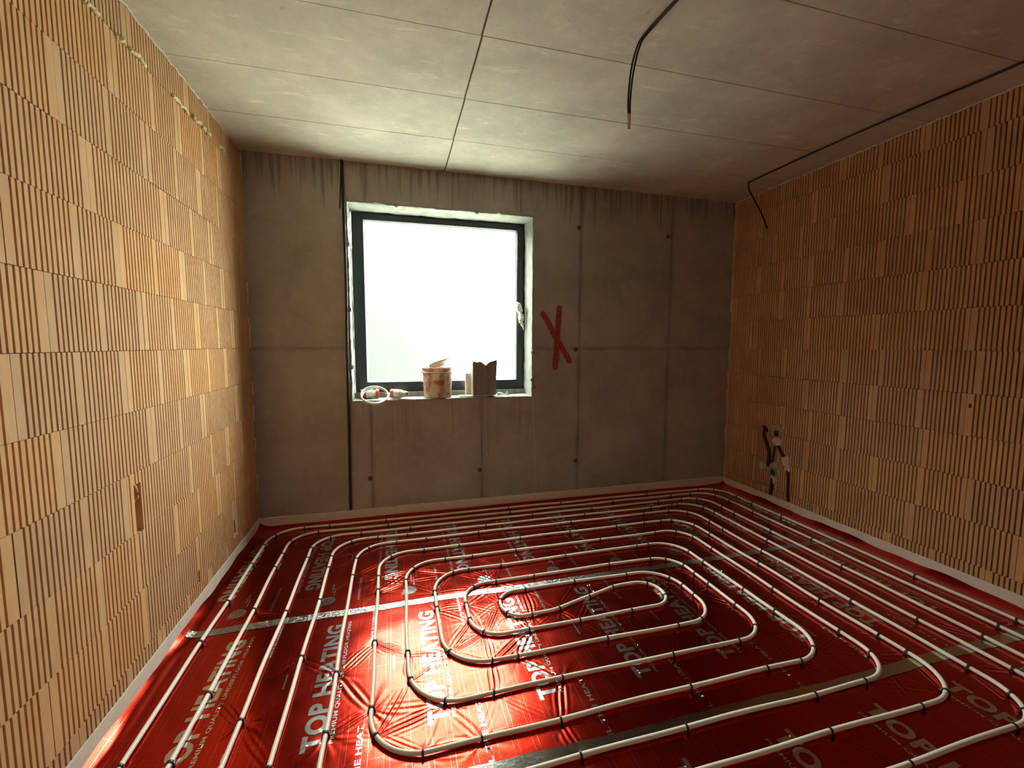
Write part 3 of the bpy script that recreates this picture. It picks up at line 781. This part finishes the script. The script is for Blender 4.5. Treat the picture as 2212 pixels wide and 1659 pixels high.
# clips: an arch over the pipe, two barbed legs, small feet
def clip_mesh():
    bm = bmesh.new(); R0, R1, w = PR+.0002, PR+.0038, .0036
    a = [math.pi*k/10 for k in range(11)]
    prof_o = [(R1, -.018)] + [(R1*math.cos(t), R1*math.sin(t)) for t in a] + [(-R1, -.018)]
    prof_i = [(R0, -.018)] + [(R0*math.cos(t), R0*math.sin(t)) for t in a] + [(-R0, -.018)]
    o1 = [bm.verts.new((-w, y, z)) for y, z in prof_o]; o2 = [bm.verts.new((w, y, z)) for y, z in prof_o]
    i1 = [bm.verts.new((-w, y, z)) for y, z in prof_i]; i2 = [bm.verts.new((w, y, z)) for y, z in prof_i]
    for k in range(len(o1)-1):
        for q in ((o1[k], o1[k+1], o2[k+1], o2[k]), (i2[k], i2[k+1], i1[k+1], i1[k]), (o1[k+1], o1[k], i1[k], i1[k+1]), (o2[k], o2[k+1], i2[k+1], i2[k])): bm.faces.new(q)
    for s in (-1, 1):
        box(bm, -w*1.3, w*1.3, min(s*R1, s*(R1+.003)), max(s*R1, s*(R1+.003)), -PR-.001, -PR+.004)
    bmesh.ops.recalc_face_normals(bm, faces=bm.faces[:])
    me = bpy.data.meshes.new('pipe_clip'); bm.to_mesh(me); bm.free(); me.materials.append(MAT['black_plastic'])
    return me
cm = clip_mesh()
for q in clips:
    o = bpy.data.objects.new('pipe_clip', cm); C.objects.link(o)
    o.location = (pp[q, 0], pp[q, 1], zc[q]); o.rotation_euler = (random.uniform(-.08, .08), random.uniform(-.10, .10), math.atan2(tan[q, 1], tan[q, 0])+random.uniform(-.08, .08))
    tag(o, 'small black plastic clip pinning the cream heating pipe to the foil', 'clip', 'black pipe clips on the heating pipe')

# ------------------------------------------------------------------ edge insulation strips
def strip(pieces, lab, along, group='foam edge strips at the foot of the walls'):
    root = tag(empty('edge_strip', pieces[0][2]), lab, 'edge strip', group)
    for a, b, base, th, top in pieces:
        bm = bmesh.new(); n = max(2, int((b-a)/.12)); rows = []
        for k in range(n+1):
            u = a+(b-a)*k/n; wv = .003*mnoise.noise(Vector((u*3, base[0], base[1])))+.0015*mnoise.noise(Vector((u*11, 2, 0)))
            t = th+.002*mnoise.noise(Vector((u*4, 7, base[0])))
            z1 = top+wv
            if along == 'x': rows.append([bm.verts.new(v) for v in ((u, -.001, 0), (u, -t, 0), (u, -t, z1), (u, -.001, z1))])
            elif base[0] < 1: rows.append([bm.verts.new(v) for v in ((.002, u, 0), (t, u, 0), (t, u, z1), (.002, u, z1))])
            else: rows.append([bm.verts.new(v) for v in ((W-.002, u, 0), (W-t, u, 0), (W-t, u, z1), (W-.002, u, z1))])
        for p, q in zip(rows, rows[1:]):
            for k in range(4): bm.faces.new((p[k], p[(k+1) % 4], q[(k+1) % 4], q[k]))
        bm.faces.new(rows[0]); bm.faces.new(rows[-1][::-1])
        o = from_bm('strip_length', bm, 'edge_foam', root); o.matrix_parent_inverse = Matrix.Translation(-Vector(root.location))
    return root
strip([(.0, 1.034, (.5, 0, 0), .0085, .083), (1.034, 1.255, (1.1, 0, 0), .0105, .087), (1.255, W, (2.5, 0, 0), .0085, .086)], 'pinkish foam edge strip along the concrete wall under the window', 'x')
strip([(YB, -.0095, (0, -1, 0), .008, .086)], 'white foam edge strip along the bright clay block wall', 'y')
strip([(YB, -.0095, (W, -1, 0), .008, .085)], 'beige foam edge strip along the dim clay block wall', 'y')

# ------------------------------------------------------------------ cables and conduits
def cable(name, parts, lab, cat):
    root = tag(empty(name, parts[0][1][0]), lab, cat)
    for pn, pts, r, mat in parts:
        bm = bmesh.new(); tube(bm, smooth_path(pts, 6), r, 8)
        o = from_bm(pn, bm, mat, root, smooth=True); o.matrix_parent_inverse = Matrix.Translation(-Vector(root.location))
    return root
cable('wall_cable', [('conduit', [(.684, -.013, H-.003), (.687, -.013, 2.6), (.688, -.013, 2.3), (.689, -.013, 1.9), (.682, -.013, 1.4), (.678, -.013, .96), (.675, -.012, .6), (.671, -.012, .35), (.669, -.0125, .09)], .0105, 'black_cable'),
                     ('loose_end', [(.682, -.026, H-.003), (.677, -.028, 2.70), (.669, -.028, 2.56), (.662, -.026, 2.455)], .0048, 'black_cable')],
      'black cable running down the concrete wall left of the window', 'cable')
tag(link('marking_wire', None or (lambda bm: (tube(bm, smooth_path([(.694, -.006, 2.66), (.73, -.005, 2.605), (.77, -.005, 2.56), (.795, -.006, 2.527)], 5), .0016, 6), (lambda me: (bm.to_mesh(me), bm.free(), me)[-1])(bpy.data.meshes.new('marking_wire')))[-1])(bmesh.new()), 'wire_beige', smooth=True),
    'thin dark wire slanting to the top left window corner', 'wire')
bm = bmesh.new(); tube(bm, smooth_path([(2.217, -.004, .975), (2.222, -.004, .88), (2.231, -.003, .70), (2.245, -.003, .45), (2.252, -.003, .25), (2.257, -.004, .09)], 5), .0013, 6)
tag(from_bm('string', bm, 'white_cable', smooth=True), 'thin pale string hanging from the right window corner', 'string')

# cable hanging from the ceiling
PD = [(2.190, -2.45, H-.006), (2.165, -2.1, H-.006), (2.145, -1.82, H-.008), (2.136, -1.765, H-.03), (2.112, -1.762, 2.70), (2.101, -1.762, 2.62), (2.097, -1.762, 2.54), (2.099, -1.762, 2.485)]
cable('ceiling_cable', [('wire', PD, .0042, 'black_cable'),
                        ('wire', [(x+.0085, y, z+(0 if z > 2.79 else .0)) for x, y, z in PD[:3]] + [(2.146, -1.764, H-.034), (2.124, -1.766, 2.70), (2.1105, -1.766, 2.62), (2.105, -1.766, 2.54), (2.1055, -1.766, 2.485)], .0042, 'black_cable'),
                        ('bare_end', [(2.099, -1.762, 2.487), (2.100, -1.762, 2.45), (2.101, -1.762, 2.422)], .0034, 'wire_beige'),
                        ('bare_end', [(2.1055, -1.766, 2.487), (2.107, -1.766, 2.455), (2.106, -1.766, 2.418)], .0028, 'copper'),
                        ('bare_end', [(2.096, -1.768, 2.487), (2.094, -1.768, 2.468), (2.095, -1.768, 2.452)], .0028, 'white_cable')],
      'two-core black cable hanging from the concrete ceiling', 'cable')
for x0, y0, x1, y1, wd in ((2.222, -2.7, 2.175, -1.83, .050), (2.112, -2.02, 2.098, -1.86, .016)):
    bm = bmesh.new(); n = 24; L1, L2 = [], []
    for k in range(n+1):
        t = k/n; x, y = x0+(x1-x0)*t-.012, y0+(y1-y0)*t
        for lst, sg in ((L1, -1), (L2, 1)): lst.append(bm.verts.new((x+sg*wd/2*(1+.3*mnoise.noise(Vector((t*14, sg, x0))))*(1 if 0 < k < n else .4), y, H-.0008)))
    for k in range(n): bm.faces.new((L1[k], L2[k], L2[k+1], L1[k+1]))
    from_bm('patched_chase', bm, 'chase_plaster', ceiling)
cable('ceiling_edge_cable', [('wire', [(4.05, YB+.3, H-.008), (4.045, -3.5, H-.008), (4.026, -2.131, H-.008), (3.995, -1.746, H-.007), (3.973, -1.221, H-.007), (3.972, -.8, H-.007), (3.973, -.52, H-.007), (3.976, -.485, H-.012), (3.99, -.475, H-.06), (4.05, -.46, 2.70), (4.18, -.44, 2.56), (W-.012, -.40, 2.47)], .0065, 'black_cable')],
      'black cable along the ceiling beside the dim clay block wall', 'cable')

# ------------------------------------------------------------------ socket boxes in the right wall
def patch(name, y, z, ry, rz, mat, parent, seed, th=.010):
    bm = bmesh.new(); n = 22; c0 = bm.verts.new((W-th, y, z)); ringv, base = [], []
    for k in range(n):
        a = 2*math.pi*k/n; f = 1+.32*mnoise.noise(Vector((math.cos(a)*1.7, math.sin(a)*1.7, seed)))+.12*mnoise.noise(Vector((math.cos(a)*5, math.sin(a)*5, seed)))
        ringv.append(bm.verts.new((W-th*.75, y+ry*f*.85*math.cos(a), z+rz*f*.85*math.sin(a)))); base.append(bm.verts.new((W+.004, y+ry*f*math.cos(a), z+rz*f*math.sin(a))))
    for k in range(n):
        j = (k+1) % n; bm.faces.new((c0, ringv[k], ringv[j])); bm.faces.new((ringv[k], base[k], base[j], ringv[j]))
    return from_bm(name, bm, mat, parent, smooth=False)
def socket(y, z, lab, seed, r=.031):
    root = tag(empty('socket_box', (W, y, z)), lab, 'socket box', 'flush socket boxes in the dim clay block wall')
    inv = Matrix.Translation(-Vector(root.location))
    out = [patch('plaster_patch', y+.012, z+.02, .072, .070, 'plaster_grey', root, seed), patch('plaster_patch', y+.002, z-.072, .050, .040, 'plaster_white', root, seed+4, .013)]
    bm = bmesh.new(); lathe(bm, [(r-.004, 0), (r-.004, .026), (r, .028), (r+.004, .026), (r+.004, 0)], 24, True, False)
    o = from_bm('box_rim', bm, 'plaster_grey', root); o.matrix_world = Matrix.Translation((W+.006, y, z)) @ Matrix.Rotation(-math.pi/2, 4, 'Y'); out.append(o)
    bm = bmesh.new(); lathe(bm, [(r-.0035, .0), (r-.0035, .0235), (.001, .0235)], 24, True, False)
    o2 = from_bm('box_cavity', bm, 'box_dark', root); o2.matrix_world = o.matrix_world.copy(); out.append(o2)
    for q in out: q.matrix_parent_inverse = inv
    return root
socket(-.628, .655, 'upper round flush socket box in a patch of plaster, low on the dim wall', 1)
socket(-.615, .305, 'lower round flush socket box in a patch of plaster, just above the edge strip', 2)
def wall_tube(parts, lab):
    root = tag(empty('wall_conduit', (W, parts[0][0][0][0], parts[0][0][0][1])), lab, 'conduit', 'black conduits by the socket boxes')
    for pts, r in parts:
        bm = bmesh.new(); tube(bm, smooth_path([(W-.004, y, z) for y, z in pts], 5), r, 8)
        o = from_bm('tube', bm, 'box_dark', root, smooth=True); o.matrix_parent_inverse = Matrix.Translation(-Vector(root.location))
    return root
wall_tube([([(-.480, .70), (-.492, .665), (-.488, .625), (-.512, .56), (-.548, .485), (-.556, .44), (-.552, .39), (-.556, .34)], .015), ([(-.520, .667), (-.492, .662)], .017)], 'black conduit curving down between the two socket boxes')
wall_tube([([(-.606, .535), (-.603, .48), (-.596, .42), (-.586, .38)], .010)], 'short black conduit straight down from the upper socket box')
wall_tube([([(-.642, .545), (-.668, .51), (-.705, .465)], .013)], 'black conduit slanting from the upper socket box to the plaster dab')
wall_tube([([(-.752, .362), (-.758, .30), (-.763, .2), (-.772, .095)], .011)], 'black conduit dropping from the plaster dab to the edge strip')
wall_tube([([(-.598, .245), (-.604, .20), (-.600, .15), (-.592, .095)], .016)], 'black conduit dropping from the lower socket box to the edge strip')
d = tag(empty('plaster_dab', (W, -.735, .41)), 'pale plaster dab fixing a conduit right of the socket boxes', 'plaster')
for q in (patch('dab', -.728, .435, .042, .055, 'plaster_white', d, 11, .016), patch('dab', -.752, .375, .028, .040, 'plaster_white', d, 12, .015)):
    q.matrix_parent_inverse = Matrix.Translation(-Vector(d.location))
d2 = patch('plaster_dab', -.478, .33, .030, .042, 'plaster_white', None, 13, .014)
tag(d2, 'small pale plaster dab left of the lower socket box', 'plaster')

# ------------------------------------------------------------------ things on the window sill
SZ = WZ0+.006
# bucket with a loose lid
b = tag(empty('plaster_bucket', (1.395, .125, SZ)), 'smeared translucent plastic bucket in the middle of the window sill', 'bucket')
bm = bmesh.new(); lathe(bm, [(.108, 0), (.114, .004), (.124, .20), (.126, .205), (.134, .207), (.136, .228), (.131, .232), (.131, .244), (.137, .247), (.137, .254), (.128, .254), (.118, .02), (.005, .018)], 40, True, False)
from_bm('bucket_body', bm, 'bucket_plastic', b, smooth=False)
bm = bmesh.new(); tube(bm, [(.139*math.cos(t), .139*math.sin(t), .217) for t in [math.pi*(1.02+.96*k/24) for k in range(25)]], .003, 6)
from_bm('bucket_handle', bm, 'white_wrap', b, smooth=True)
lid = tag(empty('bucket_lid', (1.43, .12, SZ+.279), (-.30, -.10, 0)), 'pale lid lying loose and tilted on the smeared bucket', 'lid')
bm = bmesh.new(); n = 28; top, bot = [], []
for k in range(n):
    a = 2*math.pi*k/n; x, y = .105*math.cos(a), .105*math.sin(a); z = .020*max(0, math.cos(a))**2+.012*(x/.105+1)
    top.append(bm.verts.new((x, y, z+.004))); bot.append(bm.verts.new((x*.98, y*.98, z-.003)))
ct = bm.verts.new((0, 0, .013)); cb = bm.verts.new((0, 0, .009))
for k in range(n):
    j = (k+1) % n; bm.faces.new((ct, top[k], top[j])); bm.faces.new((cb, bot[j], bot[k])); bm.faces.new((top[k], bot[k], bot[j], top[j]))
from_bm('lid_disc', bm, 'lid_plastic', lid)
bm = bmesh.new(); tube(bm, [(.104*math.cos(2*math.pi*k/28), .104*math.sin(2*math.pi*k/28), .020*max(0, math.cos(2*math.pi*k/28))**2+.012*(math.cos(2*math.pi*k/28)+1)) for k in range(29)], .0045, 6, False)
from_bm('lid_rim', bm, 'lid_plastic', lid, smooth=True)

# broken block, upright
bm = bmesh.new(); n = 16; Lx = .205; rows = []
for k in range(n+1):
    u = k/n; x = -Lx/2+Lx*u
    zt = .292+.010*mnoise.noise(Vector((u*9, 1, 0)))-.030*math.exp(-((u-.52)/.11)**2)+.016*max(0, u-.72)/.28
    ex = .004*mnoise.noise(Vector((u*5, 0, 3)))
    rows.append([bm.verts.new(v) for v in ((x, -.05, 0), (x+.004*(u-.5), -.052+ex, .15), (x+.012*(u-.5)+.006, -.05+ex, zt), (x+.006, .045, zt-.008+ex), (x, .05, 0))])
for p, q in zip(rows, rows[1:]):
    for k in range(5): bm.faces.new((p[k], p[(k+1) % 5], q[(k+1) % 5], q[k]))
bm.faces.new(rows[0]); bm.faces.new(rows[-1][::-1])
for v in bm.verts: v.co += Vector((.003*mnoise.noise(v.co*40), .003*mnoise.noise(v.co*40+Vector((5, 0, 0))), 0))
tag(from_bm('broken_block', bm, 'broken_block', None, (1.79, .095, SZ+.010), (0, 0, .06)), 'grey-brown broken building block standing upright on the sill', 'block')
bm = bmesh.new(); box(bm, -.06, .06, -.018, .018, 0, .195, .004)
for v in bm.verts: v.co += Vector((.002*mnoise.noise(v.co*30), .002*mnoise.noise(v.co*30+Vector((3, 0, 0))), .004*mnoise.noise(v.co*20) if v.co.z > .1 else 0))
tag(from_bm('block_offcut', bm, 'pale_offcut', None, (1.705, .178, SZ+.001), (0, 0, .02)), 'pale offcut leaning behind the broken block on the sill', 'offcut')
bm = bmesh.new(); box(bm, -.125, .125, -.055, .045, 0, .008, .002)
for v in bm.verts: v.co += Vector((.010*mnoise.noise(v.co*18), .008*mnoise.noise(v.co*18+Vector((3, 0, 0))), 0))
tag(from_bm('flat_scrap', bm, 'scrap_white', None, (1.70, .095, SZ+.0005), (0, 0, .05)), 'flat pale scrap lying under the broken block', 'scrap')
bm = bmesh.new(); tube(bm, smooth_path([(-.032, 0, .012), (-.012, .004, .013), (.01, -.002, .012), (.045, .004, .006)], 4), [.012]*8+[.008, .006, .005, .005, .004], 8)
tag(from_bm('metal_fitting', bm, 'bead_grey', None, (1.95, .09, SZ+.001), (0, 0, -.1), True), 'small grey fitting lying right of the broken block', 'fitting')
bm = bmesh.new(); t = [bm.verts.new(v) for v in ((-.02, 0, 0), (.022, .004, 0), (.001, .012, .036), (-.02, .008, 0), (.022, .012, 0), (.001, .018, .035))]
for q in ((0, 1, 2), (5, 4, 3), (0, 3, 4, 1), (1, 4, 5, 2), (2, 5, 3, 0)): bm.faces.new([t[k] for k in q])
tag(from_bm('triangular_shard', bm, 'plug_white', None, (2.01, .09, SZ+.001), (0, 0, 0)), 'tiny white triangular shard near the right end of the sill', 'shard')

# plug connectors and the coil of white cable
def connector(loc, rotz, tilt, lab, both):
    root = tag(empty('plug_connector', loc, (0, tilt, rotz)), lab, 'plug connector', 'red and white plug connectors on the sill')
    root.scale = (1, 1.45, 1.45)
    def seg_(name, prof, mat):
        bm = bmesh.new(); lathe(bm, prof, 20); o = from_bm(name, bm, mat, root, (0, 0, .027), (0, math.pi/2, 0)); return o
    seg_('collar', [(.022, -.075), (.026, -.072), (.026, -.035), (.024, -.033)], 'plug_red')
    seg_('grip', [(.025, -.034), (.026, -.03), (.024, .02), (.020, .03), (.019, .045)], 'plug_white')
    if both: seg_('end_cap', [(.020, .044), (.025, .047), (.025, .068), (.020, .072)], 'plug_red')
    else:
        seg_('gland', [(.018, .044), (.017, .050), (.017, .068), (.012, .075), (.010, .075)], 'plug_white')
        seg_('cable_hole', [(.0095, .074), (.0095, .0765)], 'box_dark')
    return root
connector((.835, .150, SZ), .10, 0, 'red and white plug connector lying inside the white cable coil', True)
connector((1.07, .075, SZ), -.55, 0, 'red and white plug connector between the cable coil and the bucket', False)
bm = bmesh.new(); P = []
for k in range(3*40+1):
    a = 2*math.pi*k/40; r = .100+.004*math.sin(k*.13)+.003*(k/40)
    x, y = r*math.cos(a), r*.95*math.sin(a)
    P.append((x, y*.82, y*.57+.006*math.sin(a*1.3+1)+.006*(k/40)))
P += [(P[-1][0]-.01, P[-1][1]+.02, P[-1][2]+.0), (P[-1][0]-.03, P[-1][1]+.03, P[-1][2]-.004)]
tube(bm, P, .0050, 8)
tag(from_bm('cable_coil', bm, 'white_cable', None, (.882, .022, 1.008), (0, 0, 0), True), 'coil of white cable hanging over the left end of the sill', 'cable')
